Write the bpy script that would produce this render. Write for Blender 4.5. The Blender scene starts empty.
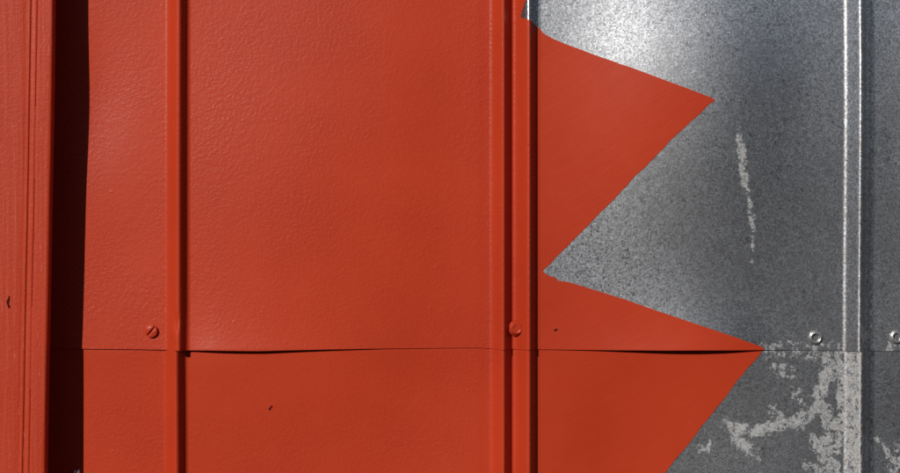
import bpy, bmesh, math, random
import numpy as np
from mathutils import Vector

scene = bpy.context.scene
# ------------------------------------------------------------------ measures
S = 0.0008            # metres on the wall for one unit of the layout drawing
SEAM_Z = 1.20         # height of the horizontal lap
CZ = SEAM_Z + (349 - 236.5) * S
def X(u): return (u - 450.0) * S
def Z(v): return CZ + (236.5 - v) * S
def V(z): return 236.5 - (z - CZ) / S

# ------------------------------------------------------------------ camera, sky, sun
DIST = 1.4
cam = bpy.data.cameras.new('camera'); cam.sensor_width = 36.0
cam.lens = 36.0 * DIST / (900 * S); cam.clip_start = 0.02; cam.clip_end = 600
camo = bpy.data.objects.new('camera', cam); scene.collection.objects.link(camo)
camo.location = (0, -DIST, CZ); camo.rotation_euler = (math.radians(90), 0, 0)
scene.camera = camo

SUN = Vector((-0.58, -1.0, 0.50)).normalized()        # towards the sun
elev = math.asin(SUN.z); az = math.atan2(SUN.x, SUN.y)
w = bpy.data.worlds.new('World'); scene.world = w; w.use_nodes = True
nt = w.node_tree; bg = nt.nodes['Background']
sky = nt.nodes.new('ShaderNodeTexSky'); sky.sky_type = 'NISHITA'; sky.sun_disc = False
sky.sun_elevation = elev; sky.sun_rotation = az; sky.air_density = 1.0; sky.dust_density = 0.6
nt.links.new(sky.outputs[0], bg.inputs[0]); bg.inputs[1].default_value = 0.05
sl = bpy.data.lights.new('sun', 'SUN'); sl.energy = 5.0; sl.angle = math.radians(0.53); sl.color = (1, .955, .89)
so = bpy.data.objects.new('sun', sl); scene.collection.objects.link(so)
so.rotation_euler = SUN.to_track_quat('Z', 'Y').to_euler(); so.location = SUN * 6 + Vector((0, 0, 1.3))
vs = scene.view_settings; vs.view_transform = 'Standard'; vs.look = 'None'; vs.exposure = -0.45; vs.gamma = 1.0
vs.use_curve_mapping = False

# ------------------------------------------------------------------ node helper
class N:
    def __init__(self, name):
        self.m = bpy.data.materials.new(name); self.m.use_nodes = True
        self.t = self.m.node_tree; self.b = self.t.nodes['Principled BSDF']
        self.geo = self.t.nodes.new('ShaderNodeNewGeometry').outputs['Position']
    def n(self, kind, **kw):
        o = self.t.nodes.new(kind)
        for k, v in kw.items(): setattr(o, k, v)
        return o
    def put(self, sock, v):
        if isinstance(v, bpy.types.NodeSocket): self.t.links.new(v, sock)
        elif isinstance(v, (tuple, list)) and len(v) == 3 and sock.type == 'RGBA': sock.default_value = (*v, 1)
        else: sock.default_value = v
    def math(self, op, a, b=0.0, c=None):
        o = self.n('ShaderNodeMath', operation=op); self.put(o.inputs[0], a); self.put(o.inputs[1], b)
        if c is not None: self.put(o.inputs[2], c)
        return o.outputs[0]
    def mapped(self, scale=(1, 1, 1), rot=(0, 0, 0), loc=(0, 0, 0)):
        # rotate first, then stretch
        r = self.n('ShaderNodeMapping'); self.put(r.inputs['Vector'], self.geo); r.inputs['Rotation'].default_value = rot
        r.inputs['Location'].default_value = loc
        s = self.n('ShaderNodeMapping'); self.put(s.inputs['Vector'], r.outputs[0]); s.inputs['Scale'].default_value = scale
        return s.outputs[0]
    def noise(self, scale, detail=2, rough=.5, vec=None, dist=0.0):
        o = self.n('ShaderNodeTexNoise'); self.put(o.inputs['Vector'], vec if vec is not None else self.geo)
        o.inputs['Scale'].default_value = scale; o.inputs['Detail'].default_value = detail
        o.inputs['Roughness'].default_value = rough; o.inputs['Distortion'].default_value = dist
        return o.outputs['Fac']
    def vor(self, scale, feat='F1', out='Distance', vec=None):
        o = self.n('ShaderNodeTexVoronoi', feature=feat); self.put(o.inputs['Vector'], vec if vec is not None else self.geo)
        o.inputs['Scale'].default_value = scale
        return o.outputs[out]
    def rng(self, v, a, b, c=0.0, d=1.0, smooth=False):
        o = self.n('ShaderNodeMapRange'); self.put(o.inputs[0], v)
        if smooth: o.interpolation_type = 'SMOOTHSTEP'
        for i, q in enumerate((a, b, c, d)): o.inputs[i + 1].default_value = q
        return o.outputs[0]
    def mix(self, f, a, b):
        o = self.n('ShaderNodeMix', data_type='RGBA'); self.put(o.inputs[0], f); self.put(o.inputs[6], a); self.put(o.inputs[7], b)
        return o.outputs[2]
    def attr(self, name):
        o = self.n('ShaderNodeAttribute'); o.attribute_name = name; return o.outputs['Fac']
    def bump(self, h, dist, strength=1.0, prev=None):
        o = self.n('ShaderNodeBump'); o.inputs['Strength'].default_value = strength; o.inputs['Distance'].default_value = dist
        self.put(o.inputs['Height'], h)
        if prev is not None: self.put(o.inputs['Normal'], prev)
        return o.outputs[0]
    def out(self, **kw):
        for k, v in kw.items(): self.put(self.b.inputs[k.replace('_', ' ')], v)
        return self.m

RED = (0.45, 0.042, 0.0135); RED2 = (0.395, 0.034, 0.011); REDP = (0.48, 0.056, 0.022)
def paint(name, kind):
    q = N(name)
    big = q.noise(7, 3, .55); mid = q.noise(60, 3, .6)
    c = q.mix(q.rng(big, .35, .68), RED, RED2)
    c = q.mix(q.rng(mid, .55, .8, 0, .22), c, REDP)
    if kind == 'rolled':                       # roller stipple, coarser in some passages than in others
        d = q.noise(14, 2, .5)
        st = q.noise(380, 2, .55, dist=.4); fi = q.noise(900, 2, .6); co = q.noise(140, 2, .5)
        amp = q.rng(d, .35, .65, .45, 1.0)
        h = q.math('MULTIPLY', q.rng(st, .3, .72, 0, 1, True), amp)
        h = q.math('ADD', h, q.math('MULTIPLY', fi, .35))
        h = q.math('ADD', h, q.math('MULTIPLY', co, .8))
        blob = q.rng(q.vor(70), 0.0, .13, 1, 0, True)           # odd grains caught in the paint
        blob = q.math('MULTIPLY', blob, q.rng(q.noise(31, 1), .58, .64))
        h = q.math('ADD', h, q.math('MULTIPLY', blob, 1.6))
        nm = q.bump(h, .0001)
        r = q.rng(fi, .3, .7, .34, .42)
    elif kind == 'brushed':                    # smooth coat with brush marks that run up to the right
        rot = (0, math.radians(28), 0)
        s1 = q.noise(1, 3, .6, q.mapped((26, 400, 640), rot), .5); s2 = q.noise(1, 2, .5, q.mapped((60, 700, 1500), (0, math.radians(14), 0)))
        fi = q.noise(500, 2, .5); co = q.noise(90, 2, .5)
        h = q.math('ADD', q.math('MULTIPLY', s1, .7), q.math('MULTIPLY', s2, .3))
        h = q.math('ADD', h, q.math('MULTIPLY', fi, .28)); h = q.math('ADD', h, q.math('MULTIPLY', co, .9))
        blob = q.math('MULTIPLY', q.rng(q.vor(60), 0.0, .09, 1, 0, True), q.rng(q.noise(25, 1), .56, .62))
        h = q.math('ADD', h, q.math('MULTIPLY', blob, 1.5))
        nm = q.bump(h, .00007)
        scr = q.rng(q.noise(1, 2, .5, q.mapped((14, 300, 900), rot)), .66, .74)
        scr = q.math('MULTIPLY', scr, q.rng(q.noise(11, 2), .45, .62, 0, .14))
        c = q.mix(scr, c, (.60, .16, .10))
        r = q.rng(s1, .3, .7, .34, .42)
    else:                                      # post: upright grain under the paint
        g1 = q.noise(1, 4, .6, q.mapped((420, 420, 7))); g2 = q.noise(1, 3, .6, q.mapped((1100, 1100, 30)))
        fi = q.noise(480, 2, .6)
        h = q.math('ADD', g1, q.math('MULTIPLY', g2, .5)); h = q.math('ADD', h, q.math('MULTIPLY', fi, .8))
        nm = q.bump(h, .00030)
        c = q.mix(q.rng(g1, .52, .75, 0, .5), c, (.48, .10, .06))
        c = q.mix(q.rng(q.noise(1, 3, .6, q.mapped((900, 900, 90))), .64, .74, 0, .45), c, (.62, .22, .16))
        r = q.rng(g2, .3, .7, .40, .5)
    return q.out(Base_Color=c, Roughness=r, Normal=nm, IOR=1.45, Specular_IOR_Level=.22 if kind == 'post' else .28)

def galv(name):
    q = N(name)
    sp = q.noise(720, 2, .65); sp2 = q.noise(300, 3, .6, dist=.6); big = q.noise(9, 4, .6)
    cell = q.n('ShaderNodeTexVoronoi'); q.put(cell.inputs['Vector'], q.geo); cell.inputs['Scale'].default_value = 420
    cr = q.n('ShaderNodeSeparateColor'); q.put(cr.inputs[0], cell.outputs['Color'])
    c = q.mix(q.rng(sp, .38, .60), (.27, .28, .305), (.88, .91, .97))
    c = q.mix(q.rng(q.noise(640, 1, .5), .58, .68, 0, .55), c, (.12, .12, .13))
    c = q.mix(q.rng(cr.outputs[0], 0, 1, 0, .45), c, (.30, .30, .32))
    c = q.mix(q.rng(sp2, .60, .70, 0, .65), c, (.10, .10, .11))
    c = q.mix(q.rng(big, .4, .7, 0, .35), c, (.28, .28, .29))
    pit = q.math('MULTIPLY', q.rng(q.vor(300), .10, .24, 1, 0), q.rng(q.noise(60, 2), .5, .58))
    pit = q.math('MULTIPLY', pit, q.attr('pitting'))
    pit2 = q.math('MULTIPLY', q.rng(q.noise(420, 3, .6), .56, .64), q.attr('pitting')); pit = q.math('MAXIMUM', pit, q.math('MULTIPLY', pit2, .8))
    c = q.mix(pit, c, (.06, .06, .06))
    # chalky residue: the shape comes from the sheet, the ragged edge from noise
    ra = q.attr('residue'); rag = q.noise(190, 7, .80, dist=.2)
    fine = q.noise(900, 2, .6)
    m = q.math('ADD', ra, q.math('MULTIPLY', q.math('SUBTRACT', rag, .5), 5.0))
    m = q.math('MULTIPLY', q.rng(m, .42, .66), q.rng(ra, .02, .12))
    m = q.math('MULTIPLY', m, q.rng(q.noise(75, 3, .6), .35, .6, .70, 1.0))
    m = q.math('MULTIPLY', m, q.rng(q.math('ADD', fine, q.math('MULTIPLY', q.math('SUBTRACT', q.noise(330, 3, .7), .5), .8)), .36, .62, .30, .95))
    speck = q.math('MULTIPLY', q.rng(q.noise(420, 3, .6), .71, .76), q.attr('dust'))
    m = q.math('MAXIMUM', m, q.math('MULTIPLY', speck, .7))
    c = q.mix(m, c, q.mix(q.rng(rag, .3, .7), (.50, .49, .465), (.35, .345, .34)))
    rust = q.math('MULTIPLY', q.attr('edge'), q.rng(q.noise(240, 3, .7), .42, .6, 0, .6))
    c = q.mix(rust, c, (.26, .19, .14))
    met = q.math('SUBTRACT', .985, q.math('MULTIPLY', m, .9))
    r = q.math('ADD', q.rng(sp, .3, .7, .44, .35), q.math('MULTIPLY', m, .25))
    r = q.math('ADD', r, q.math('MULTIPLY', q.attr('edge'), q.rng(q.noise(300, 3, .7), .4, .6, .02, .22)))
    h = q.math('ADD', q.math('MULTIPLY', sp, .5), q.math('MULTIPLY', cr.outputs[1], .5))
    h = q.math('ADD', h, q.math('MULTIPLY', m, .8))
    nm = q.bump(h, .000026)
    return q.out(Base_Color=c, Metallic=met, Roughness=r, Normal=nm)

M_ROLL = paint('rolled_red_paint', 'rolled'); M_BRUSH = paint('brushed_red_paint', 'brushed'); M_POST = paint('grained_red_paint', 'post')
M_GALV = galv('weathered_galvanised_steel')
def simple(name, col, rough, metal=0.0, bscale=300, bd=.0001, var=.3):
    q = N(name); f = q.noise(bscale, 3, .6)
    c = q.mix(q.rng(f, .35, .7), col, tuple(k * (1 - var) for k in col))
    return q.out(Base_Color=c, Roughness=rough, Metallic=metal, Normal=q.bump(f, bd))
M_SCREW = simple('bright_zinc', (.62, .61, .58), .38, .9, 800)
M_HOLE = simple('dark_recess', (.025, .008, .006), .9)
M_CHIP = simple('bare_rust', (.06, .006, .004), .9)
for m_ in (M_HOLE, M_CHIP): m_.node_tree.nodes['Principled BSDF'].inputs['Specular IOR Level'].default_value = .08
M_MORTAR = simple('grey_mortar', (.55, .54, .52), .9, 0, 500, .0004)
M_CORE = simple('dark_backing', (.06, .045, .035), .9, 0, 40)
M_GROUND = simple('asphalt', (.055, .053, .05), .9, 0, 90, .004)

# ------------------------------------------------------------------ object helpers
def link(name, me, parent=None, label=None):
    o = bpy.data.objects.new(name, me); scene.collection.objects.link(o)
    if parent: o.parent = parent
    if label: o['label'] = label
    return o
def mesh(name, verts, faces, mats, mi=None, smooth=True, attrs=None):
    me = bpy.data.meshes.new(name); me.from_pydata([tuple(v) for v in verts], [], faces)
    for m in mats: me.materials.append(m)
    if mi is not None: me.polygons.foreach_set('material_index', mi)
    me.polygons.foreach_set('use_smooth', [smooth] * len(me.polygons))
    for k, a in (attrs or {}).items():
        at = me.attributes.new(k, 'FLOAT', 'POINT'); at.data.foreach_set('value', np.asarray(a, dtype=np.float32))
    me.update(); return me

# ------------------------------------------------------------------ cladding profile
rng = np.random.default_rng(7)
def cum(points, u):
    p = np.array(points); return np.interp(u, p[:, 0], p[:, 1])
def blurred(points, u, r=1.0):
    ks = np.array([-1.5, -.75, 0, .75, 1.5]) * r; ws = np.array([.12, .23, .30, .23, .12])
    return sum(w_ * cum(points, u + k) for k, w_ in zip(ks, ws))
SINGLE = [(-99, 0), (0, 0), (3.5, 4.0), (11.0, 10.4), (13.0, 10.9), (18.4, 0), (99, 0)]
SINGLE_WIDE = [(-99, 0), (0, 0), (1.5, .6), (11.5, 10.0), (14.0, 10.6), (20.5, 3.0), (25.5, .7), (27.5, 0), (99, 0)]           # mm against drawing units
DOUBLE = [(-99, 0), (-8, 0), (-5, .55), (2.5, .55), (8.5, 7.6), (12.2, 11.8), (14.2, 12.4), (20.0, .2), (25.6, -.3), (28.4, 3.0), (37, 12.2), (39.8, 12.9), (45.6, 0), (199, 0)]
def gauss(u, v, cu, cv, su, sv): return np.exp(-((u - cu) / su) ** 2 - ((v - cv) / sv) ** 2)
def rib_at(k): return 490 + 670 * k + {-1: 349.0, 0: 353.6}.get(k, 352.5)
def base_bow(k, u, v):
    """oil-canning of the sheets above the lap, mm off their plane"""
    b = .5 * np.sin(u / 61. + k * 2.1) * np.sin(v / 83. + k) + .35 * np.sin(u / 140. + v / 190. + 3 * k)
    if k == -1:
        b = b - 2.4 * gauss(u, v, 92, 105, 34, 70) - .8 * gauss(u, v, 120, 250, 40, 60) + 4.5 * gauss(u, v, 320, 190, 130, 190)
    if k == 0:
        b = b + 16.0 * gauss(u, v, 775, 90, 185, 150) - .6 * gauss(u, v, 800, 110, 40, 60)
    return b
def soft_interp(u, xs, ys, r=22.):
    return sum(w_ * np.interp(u + q_ * r, xs, ys) for q_, w_ in zip(np.linspace(-1, 1, 9), (.03, .08, .13, .17, .18, .17, .13, .08, .03)))
def bow(k, row, u, v):
    if row == 'upper':
        b = base_bow(k, u, v); lip_ = np.exp(-np.clip(349 - v, 0, None) / 42.)
        if k == -1:
            b = b + lip_ * (5.0 * soft_interp(u, [60, 150, 186, 215, 262, 330, 400, 470], [.10, .12, .35, 1, .92, .42, 0, 0]))
            b = b - 1.6 * gauss(u, v, 178, 322, 3.2, 9) + 1.0 * gauss(u, v, 176, 334, 3, 6)
        if k == 0:
            b = b + lip_ * (6.6 * soft_interp(u, [530, 545, 600, 690, 730, 764, 800, 1100], [.08, .16, .40, 1, .85, .12, 0, 0]))
    else:
        b = base_bow(k, u, np.full_like(v, 349.)) * np.exp(-np.clip(v - 349, 0, None) / 90.)
        b = b + .4 * np.sin(u / 57. + k) * np.sin((v - 349) / 71.)
        if k == -1: b = b - .9 * gauss(u, v, 300, 440, 100, 50) + .5 * gauss(u, v, 215, 365, 26, 18)
        if k == 0: b = b - .7 * gauss(u, v, 640, 430, 70, 50)
        if k in (-1, 0): b = b - (7.5 if k == 0 else 4.0) * (1 - np.exp(-np.clip(v - 352, 0, None) / 110.))
        b = b - 1.2 * np.clip((346 - v) / 40., 0, 1)      # tucked behind the sheet above
    return b
def sstep(u, a, b):
    t = np.clip((u - a) / (b - a), 0, 1); return t * t * t * (t * (6 * t - 15) + 10)
def sheet_h(k, row, u, v):
    x0 = 490 + 670 * k
    r0 = rib_at(k)
    sh = 0.0
    if row == 'lower': sh = {-1: -2.6, 0: 1.6}.get(k, 0)
    h = blurred(DOUBLE, u - x0, 2.0) + blurred(SINGLE_WIDE if k >= 0 else SINGLE, u - r0 - sh, 1.5 if k >= 0 else 2.2)
    h = h + bow(k, row, u, v) * sstep(u, x0 + 10, x0 + 185) * (1 - sstep(u, x0 + 560, x0 + 668)) * (1 - (.62 if k == 0 else 0) * sstep(u, x0 + 165, x0 + 356) * (1 - sstep(u, x0 + 380, x0 + 520)))
    h = h - .25 * sstep(u, x0 + 655, x0 + 668)       # far edge runs under the next sheet
    return h + (1.0 if row == 'upper' else 0.0)

def spaced(a, b, fine, coarse, f0, f1):
    """positions from a to b, fine between f0 and f1 and coarse elsewhere"""
    out = [a]
    while out[-1] < b - 1e-6:
        p = out[-1]; st = fine if f0 <= p < f1 else coarse
        nx = p + st
        if p < f0 < nx: nx = f0
        if nx > b - st * .3: nx = b
        out.append(nx)
    return np.array(out)

VTOP = V(2.42); VBOT = V(0.03)
def wav(u): return .35 * np.sin(u / 37.) + .25 * np.sin(u / 13. + 1)
def seam_v(u): return np.interp(u, [-300, 66, 190, 260, 330, 480, 495, 540, 620, 760, 880, 1900], [348, 348.3, 350, 350.3, 348.8, 347.6, 348.6, 349.2, 350, 349.6, 351, 351]) + .25 * wav(u)

def rows_for(row):
    if row == 'upper': return spaced(VTOP, 349., 2.0, 24., -30, 349)
    return spaced(300., VBOT, 2.0, 24., 296, 500)

def grid(k, row, us, vs, lift=0.0):
    U, Vv = np.meshgrid(us, vs)
    if row == 'upper':          # the lower edge follows the slightly wavy cut
        f = np.clip((Vv - 250) / 99., 0, 1); Vv = Vv + f * (seam_v(U) - 349.)
    H = sheet_h(k, row, U, Vv) + lift
    P = np.stack([X(U), -H * .001, Z(Vv)], -1)
    return U, Vv, P
def quads(nr, nc, base=0):
    i = np.arange(nr - 1)[:, None] * nc + np.arange(nc - 1)[None, :] + base
    return np.stack([i, i + nc, i + nc + 1, i + 1], -1).reshape(-1, 4).tolist()

def lip(P, left):
    """cut edge of the sheet: a strip turned back by the sheet's thickness along the bottom (and the left) edge"""
    lines = [P[-1]] + ([P[::-1, 0]] if left else [])
    vv, ff = [], []
    for L in lines:
        b = len(vv); n = len(L); vv += list(L) + [(p[0], p[1] + .0007, p[2]) for p in L]
        ff += [[b + i, b + n + i, b + n + i + 1, b + i + 1] for i in range(n - 1)]
    return vv, ff
def pad(A, n): return {kk: np.concatenate([v_, np.zeros(n)]) for kk, v_ in A.items()}
def capsule(U, Vv, a, b, ra, rb, soft):
    ax, ay = a; bx, by = b; dx, dy = bx - ax, by - ay
    t = np.clip(((U - ax) * dx + (Vv - ay) * dy) / (dx * dx + dy * dy + 1e-9), 0, 1)
    d = np.hypot(U - ax - t * dx, Vv - ay - t * dy) - (ra + (rb - ra) * t)
    return np.clip(1 - d / soft, 0, 1)
def chain(U, Vv, pts, soft):
    r = np.zeros_like(U)
    for p, q in zip(pts, pts[1:]): r = np.maximum(r, capsule(U, Vv, p[:2], q[:2], p[2], q[2], soft))
    return r
def residue(k, row, U, Vv):
    r = np.zeros_like(U)
    if k == 0 and row == 'upper':
        r = np.maximum(r, .74 * chain(U, Vv, [(735, 130, .5), (738, 150, 2.8), (742, 174, 2.6), (747, 200, .6), (750, 216, 1.4), (752, 231, .9)], 3.4))
        r = np.maximum(r, .55 * chain(U, Vv, [(752, 236, .5), (752, 250, .6)], 2.5)); r = np.maximum(r, .75 * chain(U, Vv, [(751, 259, .6), (750, 262, .6)], 2.5))
        r = np.maximum(r, .30 * chain(U, Vv, [(765, 346, 2), (815, 346, 2), (842, 346, 2)], 5))
        r = np.maximum(r, .5 * chain(U, Vv, [(888, 348, 2), (910, 346, 3)], 5))
    if k == 0 and row == 'lower':
        r = np.maximum(r, .74 * chain(U, Vv, [(821, 349, 2), (830, 368, 5), (823, 386, 4), (819, 402, 3), (828, 418, 5), (831, 432, 5), (824, 446, 4), (827, 462, 5), (825, 490, 5), (828, 560, 6), (823, 700, 5)], 6))
        r = np.maximum(r, .72 * chain(U, Vv, [(839, 352, 2), (841, 380, 2), (841, 420, 2.5), (838, 445, 2), (836, 473, 2), (838, 600, 2)], 4))
        r = np.maximum(r, .70 * chain(U, Vv, [(728, 424, 2), (748, 432, 3), (766, 430, 3), (784, 423, 2), (796, 425, 3.5), (807, 416, 4), (816, 408, 2)], 6))
        r = np.maximum(r, .68 * chain(U, Vv, [(731, 428, 2), (742, 444, 3), (757, 455, 3)], 6))
        r = np.maximum(r, .58 * chain(U, Vv, [(773, 408, 2), (782, 424, 2)], 5)); r = np.maximum(r, .46 * chain(U, Vv, [(792, 392, 2), (802, 397, 3)], 6))
        r = np.maximum(r, .44 * chain(U, Vv, [(776, 368, 3), (792, 374, 4)], 8)); r = np.maximum(r, .42 * chain(U, Vv, [(768, 354, 2), (815, 354, 3)], 6))
        r = np.maximum(r, .56 * chain(U, Vv, [(812, 438, 2), (815, 446, 2)], 5)); r = np.maximum(r, .58 * chain(U, Vv, [(808, 466, 2), (816, 470, 3)], 6))
        r = np.maximum(r, .44 * chain(U, Vv, [(700, 452, 1), (712, 446, 2)], 6))
        r = np.maximum(r, .80 * chain(U, Vv, [(848, 330, 3), (851.5, 352, 5.4), (852.5, 473, 5.4), (853, 600, 4), (852, 800, 3)], 3.0))
        r = np.maximum(r, .55 * chain(U, Vv, [(877, 440, .6), (886, 448, .8), (894, 462, 2), (893, 490, 3)], 4)); r = np.maximum(r, .55 * chain(U, Vv, [(898, 445, 3), (906, 470, 4)], 5))
        r = np.maximum(r, .50 * chain(U, Vv, [(960, 420, 3), (1000, 470, 6), (1060, 460, 3)], 8))
    if k == 1: r = np.maximum(r, .45 * chain(U, Vv, [(1300, 380, 3), (1340, 470, 6), (1420, 460, 3)], 9) * (row == 'lower'))
    return r
def attrs_for(k, row, U, Vv):
    x0 = 490 + 670 * k; sh = 1.6 if (row == 'lower' and k == 0) else 0
    e = np.zeros_like(U)
    r0 = rib_at(k)
    for c in (r0 + .2 + sh, r0 + 13 + sh, r0 + 26.5 + sh): e = np.maximum(e, np.clip(1 - np.abs(U - c) / 2.2, 0, 1))
    pit = .12 + (.85 * gauss(U, Vv, 590, 265, 85, 75) if row == 'upper' and k == 0 else 0 * U)
    dust = np.full_like(U, .45 if row == 'lower' else .12)
    return {'residue': residue(k, row, U, Vv).ravel(), 'edge': e.ravel(), 'dust': dust.ravel(), 'pitting': pit.ravel()}

# right-hand limit of the red paint, one value for every height
EDGE = [(-900, 520), (-760, 705), (-510, 525), (-400, 715), (-240, 524), (-147, 612), (-2, 528.5), (9, 523.5), (16, 518.5), (19, 519), (21, 525), (23, 531), (28, 537.5),
        (33, 541.5), (37.5, 549), (47, 572), (74, 644), (98.5, 707), (101.5, 711.5), (104.5, 707), (130, 681), (180, 632), (250, 563.5), (268, 546), (271, 543.5), (274.5, 548), (279, 560),
        (299, 625), (330, 716), (344.5, 757), (347.5, 763), (350.5, 761), (372, 745), (420, 708), (473, 667), (600, 566), (625, 548), (700, 765), (960, 552), (1050, 760), (1400, 540), (1500, 700), (1800, 560)]
_nz = rng.normal(size=6000)
def nz1(v, sc, seed):
    t = (v + 2000) / sc + seed * 611.3; i = np.floor(t).astype(int); f = t - i; f = f * f * (3 - 2 * f)
    return _nz[i % 6000] * (1 - f) + _nz[(i + 1) % 6000] * f
def edge_u(v):
    v = np.asarray(v, float)
    e = np.array(EDGE); r = np.interp(v, e[:, 0], e[:, 1])
    amp = np.where((v > 262) & (v < 282), 2.0, 1.0)
    r = r + amp * (.16 * nz1(v, 2.3, 1) + .35 * nz1(v, 6.5, 2) + .7 * nz1(v, 22., 3))
    r = r - 7 * np.exp(-((v - 280.3) / .8) ** 2) * 1.0
    return r

def coat(k, row, us, vs, lift):
    """painted skin from the first column to the paint limit, with its own edge thickness"""
    lim = edge_u(vs)
    U = np.minimum(us[None, :], lim[:, None]); Vv = np.repeat(vs[:, None], len(us), 1)
    if row == 'upper':
        f = np.clip((Vv - 250) / 99., 0, 1); Vv = Vv + f * (seam_v(U) - 349.)
    H = sheet_h(k, row, U, Vv)
    P = np.stack([X(U), -(H + lift) * .001, Z(Vv)], -1)
    nr, nc = U.shape; verts = list(P.reshape(-1, 3)); faces = []
    full = us[None, :] <= lim[:, None]
    for j in range(nr - 1):
        a = int(np.count_nonzero(full[j])); b = int(np.count_nonzero(full[j + 1]))
        for i in range(min(max(a, b), nc - 1)):
            q = [j * nc + i, (j + 1) * nc + i, (j + 1) * nc + i + 1, j * nc + i + 1]
            if i >= a: q[3] = q[0]
            if i >= b: q[2] = q[1]
            q2 = []
            for z_ in q:
                if z_ not in q2: q2.append(z_)
            if len(q2) >= 3: faces.append(q2)
    # thickness of the film along the limit
    base = len(verts); Hs = sheet_h(k, row, lim, Vv[:, -1])
    for j in range(nr): verts.append((X(min(lim[j], us[-1]) + .15), -(Hs[j] - .05) * .001, Z(Vv[j, -1])))
    top = len(verts)
    for j in range(nr): verts.append((X(min(lim[j], us[-1])), -(Hs[j] + lift) * .001, Z(Vv[j, -1])))
    for j in range(nr - 1):
        if lim[j] >= us[-1] - .01 or lim[j + 1] >= us[-1] - .01 or lim[j] <= us[0] or lim[j + 1] <= us[0]: continue
        faces.append([top + j, top + j + 1, base + j + 1, base + j])
    return verts, faces
def compact(verts, faces):
    used = sorted({i for f in faces for i in f}); mp = {o: n for n, o in enumerate(used)}
    return [verts[i] for i in used], [[mp[i] for i in f] for f in faces]

# ------------------------------------------------------------------ ground
GY = [(150, 0), (-4.5, 0), (-5.3, .3), (-7.0, 2.0), (-8.4, 3.0), (-10, 3.3), (-30, 3.4), (-150, 3.4)]   # yard, then an unseen bank added to darken what the steel reflects
GX = np.linspace(-150, 150, 121)
gv = [(x, y, z + (.18 * math.sin(x * .9) + .12 * math.sin(x * 2.3 + 1) if z > 1 else 0)) for y, z in GY for x in GX]
gf = [f for f in quads(len(GY), len(GX))]
g = mesh('ground', gv, gf, [M_GROUND], smooth=False)
go = link('ground', g); go['kind'] = 'structure'; go['label'] = 'dark ground in front of the metal wall, rising to an unseen bank added to darken reflections'

# ------------------------------------------------------------------ the wall
wall = link('metal_wall', None, None, 'ribbed sheet metal wall, red paint ending in a zigzag against bare grey steel')
wall['category'] = 'wall'
def box(name, a, b, mat, parent, bevel=0):
    bm = bmesh.new(); bmesh.ops.create_cube(bm, size=1)
    for v_ in bm.verts: v_.co = Vector([(a[i] + b[i]) / 2 + v_.co[i] * (b[i] - a[i]) for i in range(3)])
    if bevel: bmesh.ops.bevel(bm, geom=bm.edges[:], offset=bevel, segments=2, affect='EDGES')
    me = bpy.data.meshes.new(name); bm.to_mesh(me); bm.free(); me.materials.append(mat)
    return link(name, me, parent)
box('wall_backing', (X(-860), .006, 0.0), (X(1870), .16, 2.45), M_CORE, wall)  # plain unseen panel, added behind the sheets to keep light from leaking through

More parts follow.
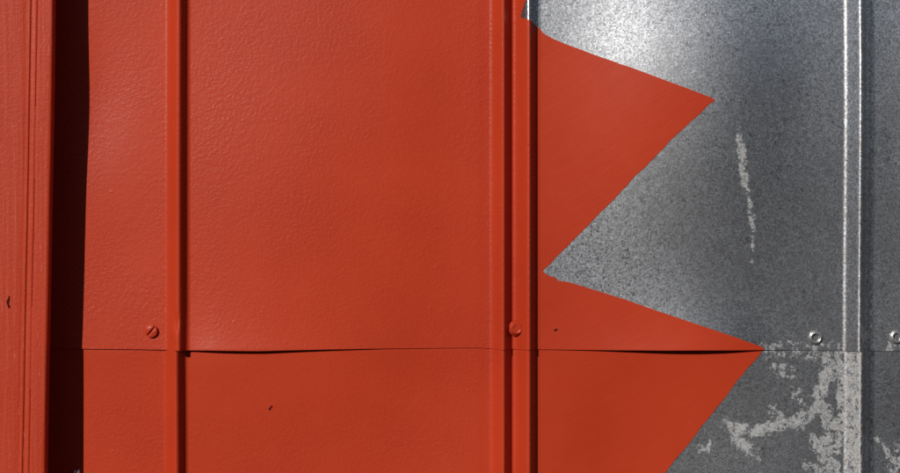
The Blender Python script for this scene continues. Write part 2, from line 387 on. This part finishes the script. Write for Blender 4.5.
LABELS = {(-1, 'upper'): 'broad red painted upper sheet with stippled surface and slotted screw',
          (0, 'upper'): 'upper galvanised sheet with pale drip streak and red zigzag paint',
          (-1, 'lower'): 'red painted lower sheet with a small dark chip',
          (0, 'lower'): 'lower galvanised sheet with chalky white residue and red paint corner'}
sheets = {}
for k in (-2, -1, 0, 1):
    x0 = 490 + 670 * k
    for row in ('upper', 'lower'):
        red = k < 0; near = k in (-1, 0)
        vs_ = rows_for(row) if near else spaced(VTOP if row == 'upper' else 300., 349. if row == 'upper' else VBOT, 12., 40., 250, 400)
        mat = M_ROLL if red else M_GALV
        r0 = rib_at(k) + ({-1: -2.6, 0: 1.6}.get(k, 0) if row == 'lower' else 0)
        f0, f1 = (30, 905) if near else (9e9, 9e9)
        verts, faces, A = [], [], {'residue': [], 'edge': [], 'dust': [], 'pitting': []}
        for a, b in ((x0 + 47.5, r0 - 4.5), (r0 + 31.5, x0 + 680)):
            us = spaced(a, b, 2.0, 14., f0, f1)
            U, Vv, P = grid(k, row, us, vs_)
            faces += quads(*U.shape, base=len(verts)); verts += list(P.reshape(-1, 3))
            lv, lf = lip(P, False); faces += [[i + len(verts) for i in f] for f in lf]; verts += lv
            for kk, aa in pad(attrs_for(k, row, U, Vv), len(lv)).items(): A[kk].append(aa)
        me = mesh('cladding_sheet', verts, faces, [mat], attrs={kk: np.concatenate(v_) for kk, v_ in A.items()})
        so_ = link('cladding_sheet', me, wall, LABELS.get((k, row))); sheets[(k, row)] = so_
        # ribs, pressed from the same sheet
        for kind, (a, b) in (('double_rib', (x0 - .6, x0 + 47.5)), ('rib', (r0 - 4.5, r0 + 31.5))):
            us = np.arange(a, b + 1e-6, .5 if near else 1.5); us[-1] = b
            U, Vv, P = grid(k, row, us, vs_)
            verts = list(P.reshape(-1, 3)); faces = quads(*U.shape); mi = [0] * len(faces)
            at = attrs_for(k, row, U, Vv)
            lv, lf = lip(P, kind == 'double_rib'); faces += [[i + len(verts) for i in f] for f in lf]; verts += lv
            at = pad(at, len(lv)); mi += [1 if (kind == 'double_rib' and k == 0) else 0] * len(lf)
            mats = [mat]
            if kind == 'double_rib' and k == 0:
                vv = spaced(vs_[0], vs_[-1], 1.0, 8., -30, 500)
                cv, cf = compact(*coat(k, row, us, vv, .35))
                faces += [[i + len(verts) for i in f] for f in cf]; mi += [1] * len(cf)
                at = {kk: np.concatenate([v_, np.zeros(len(cv))]) for kk, v_ in at.items()}
                verts += cv; mats = [M_GALV, M_ROLL]
            me = mesh(kind, verts, faces, mats, mi, attrs=at)
            ro = link(kind, me, so_)
        if k == 0:
            us = spaced(x0 + 47.5, x0 + 290., 2.0, 14., f0, f1)
            vv = spaced(vs_[0], vs_[-1], 1.0, 8., -30, 500)
            cv, cf = compact(*coat(k, row, us, vv, .35))
            link('paint_coat', mesh('paint_coat', cv, cf, [M_BRUSH]), so_, 'red paint film with pointed zigzag edge on bare steel')

# ------------------------------------------------------------------ fasteners
def surf(k, row, u, v):
    return -float(sheet_h(k, row, np.array([float(u)]), np.array([float(v)]))[0]) * .001
def polar(prof, nseg, fn=None):
    verts, faces = [], []
    for r, h in prof:
        for s in range(nseg):
            a = 2 * math.pi * s / nseg; x, z = r * math.cos(a), r * math.sin(a)
            verts.append((x, -(h if fn is None else fn(r, a, x, z, h)), z))
    n = len(prof)
    for i in range(n - 1):
        for s in range(nseg):
            t = (s + 1) % nseg; faces.append((i * nseg + s, i * nseg + t, (i + 1) * nseg + t, (i + 1) * nseg + s))
    faces.append(tuple((n - 1) * nseg + s for s in range(nseg)))
    return verts, [f[::-1] for f in faces]
mm = .001
def washer_mesh(ro, h, mat):
    v_, f_ = polar([(ro, -1.5 * mm), (ro, h * .5), (ro * .96, h), (ro * .5, h * 1.1)], 28); return mesh('washer', v_, f_, [mat])
def slotted(mat, ang, R=4.4 * mm, H=2.4 * mm):
    prof = [(R * .92, 0), (R, H * .35), (R * .985, H * .62)] + [(R * q_, H * (.62 + .38 * math.sqrt(max(0, 1 - q_ * q_)))) for q_ in (.94, .86, .76, .65, .54, .44, .34, .25, .16, .08)]
    def fn(r, a, x, z, h):
        d = abs(-math.sin(ang) * x + math.cos(ang) * z)
        cut = 1.5 * mm * max(0, min(1, (0.95 * mm - d) / (.35 * mm)))
        return h - (cut if h > H * .6 else 0) + .12 * mm * math.sin(3 * a + 1) * (r / R)
    v_, f_ = polar(prof, 44, fn); return mesh('screw_head', v_, f_, [mat])
def hexcap(mat):
    R = 3.5 * mm
    def fn(r, a, x, z, h): return h
    prof = [(4.9 * mm, -1 * mm), (4.9 * mm, .7 * mm), (4.7 * mm, 1.2 * mm), (4.0 * mm, 1.35 * mm), (3.7 * mm, 2.2 * mm), (3.55 * mm, 3.2 * mm), (3.2 * mm, 3.5 * mm), (2.6 * mm, 3.3 * mm), (1.8 * mm, 2.9 * mm), (.6 * mm, 2.95 * mm)]
    v_, f_ = polar(prof, 36)
    out = []
    for (x, y, z) in v_:
        r = math.hypot(x, z); a = math.atan2(z, x) + .3
        if r < 4.05 * mm and r > 2.4 * mm:
            q_ = math.cos(math.pi / 6) / math.cos((a % (math.pi / 3)) - math.pi / 6); s = .6 + .4 * q_ * 1.08
            x *= s; z *= s
        out.append((x, y - .15 * mm * math.sin(a * 2), z))
    return mesh('screw_head', out, f_, [mat])
def socket(mat):
    prof = [(4.7 * mm, -1 * mm), (4.75 * mm, .8 * mm), (4.5 * mm, 1.7 * mm), (4.0 * mm, 2.2 * mm), (3.4 * mm, 2.3 * mm), (2.95 * mm, 2.0 * mm), (2.75 * mm, .9 * mm), (2.6 * mm, -.6 * mm), (1.2 * mm, -.8 * mm), (.4 * mm, -.5 * mm)]
    v_, f_ = polar(prof, 36); return mesh('rivet_head', v_, f_, [mat])
def fastener(name, me, u, v, k, tilt, label, washer=None, sc=1.12):
    y = surf(k, 'upper', u, v)
    o = link(name, me, wall, label); o.scale = (sc,) * 3; o.location = (X(u), y - (.0006 if washer else 0) - (.0018 if sc > 1.2 else 0), Z(v)); o.rotation_euler = tilt
    if washer:
        w_ = link('washer', washer, o); w_.location = (0, .0006, 0)
    return o
fastener('screw', slotted(M_ROLL, math.radians(47)), 152.3, 331.2, -1, (.05, 0, -.06), 'red painted slotted screw beside the single rib', washer_mesh(4.9 * mm, .5 * mm, M_ROLL))
fastener('screw', hexcap(M_ROLL), 516, 327.8, 0, (.02, 0, .05), 'red painted round screw head in the double rib valley', sc=1.3)
riv = socket(M_SCREW)
fastener('rivet', riv, 815, 337.3, 0, (.03, 0, .03), 'bare grey hollow rivet head left of the galvanised rib')
fastener('rivet', riv, 896.2, 336.8, 0, (-.05, .4, .05), 'bare grey hollow rivet head right of the galvanised rib')
fastener('rivet', riv, 1150, 337, 0, (.03, 0, .03), 'bare grey hollow rivet head beside the next double rib')

# ------------------------------------------------------------------ small damage
def flake(name, pts, k, row, mat, parent, raise_=.12, y=None):
    vs3 = []
    for (u, v) in pts:
        yy = surf(k, row, u, v) if y is None else y(u, v)
        vs3.append((X(u), yy - raise_ * mm, Z(v)))
    n = len(vs3); base = [(a, b + .0006, c) for a, b, c in vs3]
    f = [tuple(range(n))[::-1]] + [(i, (i + 1) % n, n + (i + 1) % n, n + i) for i in range(n)]
    return link(name, mesh(name, vs3 + base, f, [mat], smooth=False), parent)
def ring(cu, cv, pts, s=1.0): return [(cu + a * s, cv + b * s) for a, b in pts]
flake('paint_chip', ring(270, 408, [(-1.6, 2.6), (-1.9, .6), (-.4, -.6), (1.3, -2.9), (3.0, -3.0), (3.0, -1.3), (1.0, .5), (1.1, 2.2), (-.2, 3.2)], .8), -1, 'lower', M_CHIP, sheets[(-1, 'lower')])
flake('nail_hole', ring(555.6, 330, [(-1.6, .9), (-1.2, -.6), (.2, -1.3), (1.7, -1.2), (2.0, -.2), (.6, .5), (-.6, 1.3)], 1.0), 0, 'upper', M_HOLE, sheets[(0, 'upper')], .55)

# ------------------------------------------------------------------ post at the left
post = link('trim_post', None, None, 'red painted trim post with fine upright grooves standing proud of the wall')
post['category'] = 'post'
PD = 36.0     # mm it stands proud of the wall
PP = [(-70, -6), (-70, PD - 1), (-69, PD), (-20, PD), (-10, PD + .2), (35.2, PD + .2), (36.2, PD - .05), (36.8, PD + .4), (38.8, PD + .5), (39.6, PD - .15), (40.9, PD - .2), (41.9, PD + .2),
      (45.1, PD + .4), (45.9, PD - .1), (46.8, PD + .4), (57.8, PD + .3), (60.0, PD + .2), (60.8, PD - .5), (61.1, PD - 2.0), (61.2, PD - 9), (60.6, PD - 10), (49, PD - 10.5), (48, PD - 11.5), (47.6, 12), (47.5, -6)]
def post_pts():
    out = []
    for (a, b), (c, d) in zip(PP, PP[1:]):
        L = math.hypot((c - a) * .8, d - b); n = max(1, int(L / 1.0)) if L < 12 else max(1, int(L / 5))
        out += [(a + (c - a) * i / n, b + (d - b) * i / n) for i in range(n)]
    return out + [PP[-1]]
pp = post_pts(); pvs = spaced(V(2.44), VBOT + 20, 5., 20., -30, 500)
def post_at(u, h, v):
    tilt = -1.5 - (v - 236.5) * .0170 * min(1.0, max(0.0, (h + 6) / 12)) + .25 * math.sin(v / 90.) + .12 * math.sin(v / 31. + u)
    return (X(u + tilt), -(h + .10 * math.sin(v / 47. + u / 9.)) * mm, Z(v))
pv = [post_at(a, b, v) for v in pvs for a, b in pp]
pf = [f[::-1] for f in quads(len(pvs), len(pp))]
pf = [f[::-1] for f in pf]
pm = mesh('post_face', pv, pf, [M_POST])
pm.polygons.foreach_set('use_smooth', [p.normal.y < -.8 for p in pm.polygons])
po = link('post_face', pm, post)
flake('paint_chip', ring(20, 300, [(-1.2, 3.2), (-2.0, .6), (-1.5, -1.6), (-.4, -3.4), (-.1, -5.6), (1.2, -5.2), (1.0, -1.0), (.2, 2.2), (1.4, 4.4), (1.6, 6.0), (-.3, 6.2)], 1.0), 0, 'upper', M_CHIP, post, .25, lambda u, v: -(PD + .3) * mm)

# lump of grey mortar caught at the foot of the shaded strip
bm = bmesh.new(); bmesh.ops.create_icosphere(bm, subdivisions=3, radius=1)
random.seed(4)
for v_ in bm.verts:
    n_ = 1 + .22 * math.sin(5 * v_.co.x + 2) * math.cos(4 * v_.co.z) + random.uniform(-.05, .05)
    v_.co = Vector((v_.co.x * 3.0 * mm, v_.co.y * 4.5 * mm, v_.co.z * 6.5 * mm * (1.2 if v_.co.z > 0 else 1))) * n_
me = bpy.data.meshes.new('mortar_lump'); bm.to_mesh(me); bm.free(); me.materials.append(M_MORTAR)
lump = link('mortar_lump', me, wall, 'small grey lump stuck in the shaded corner'); lump.location = (X(77.0), surf(-1, 'lower', 77.5, 479) - .003, Z(479))
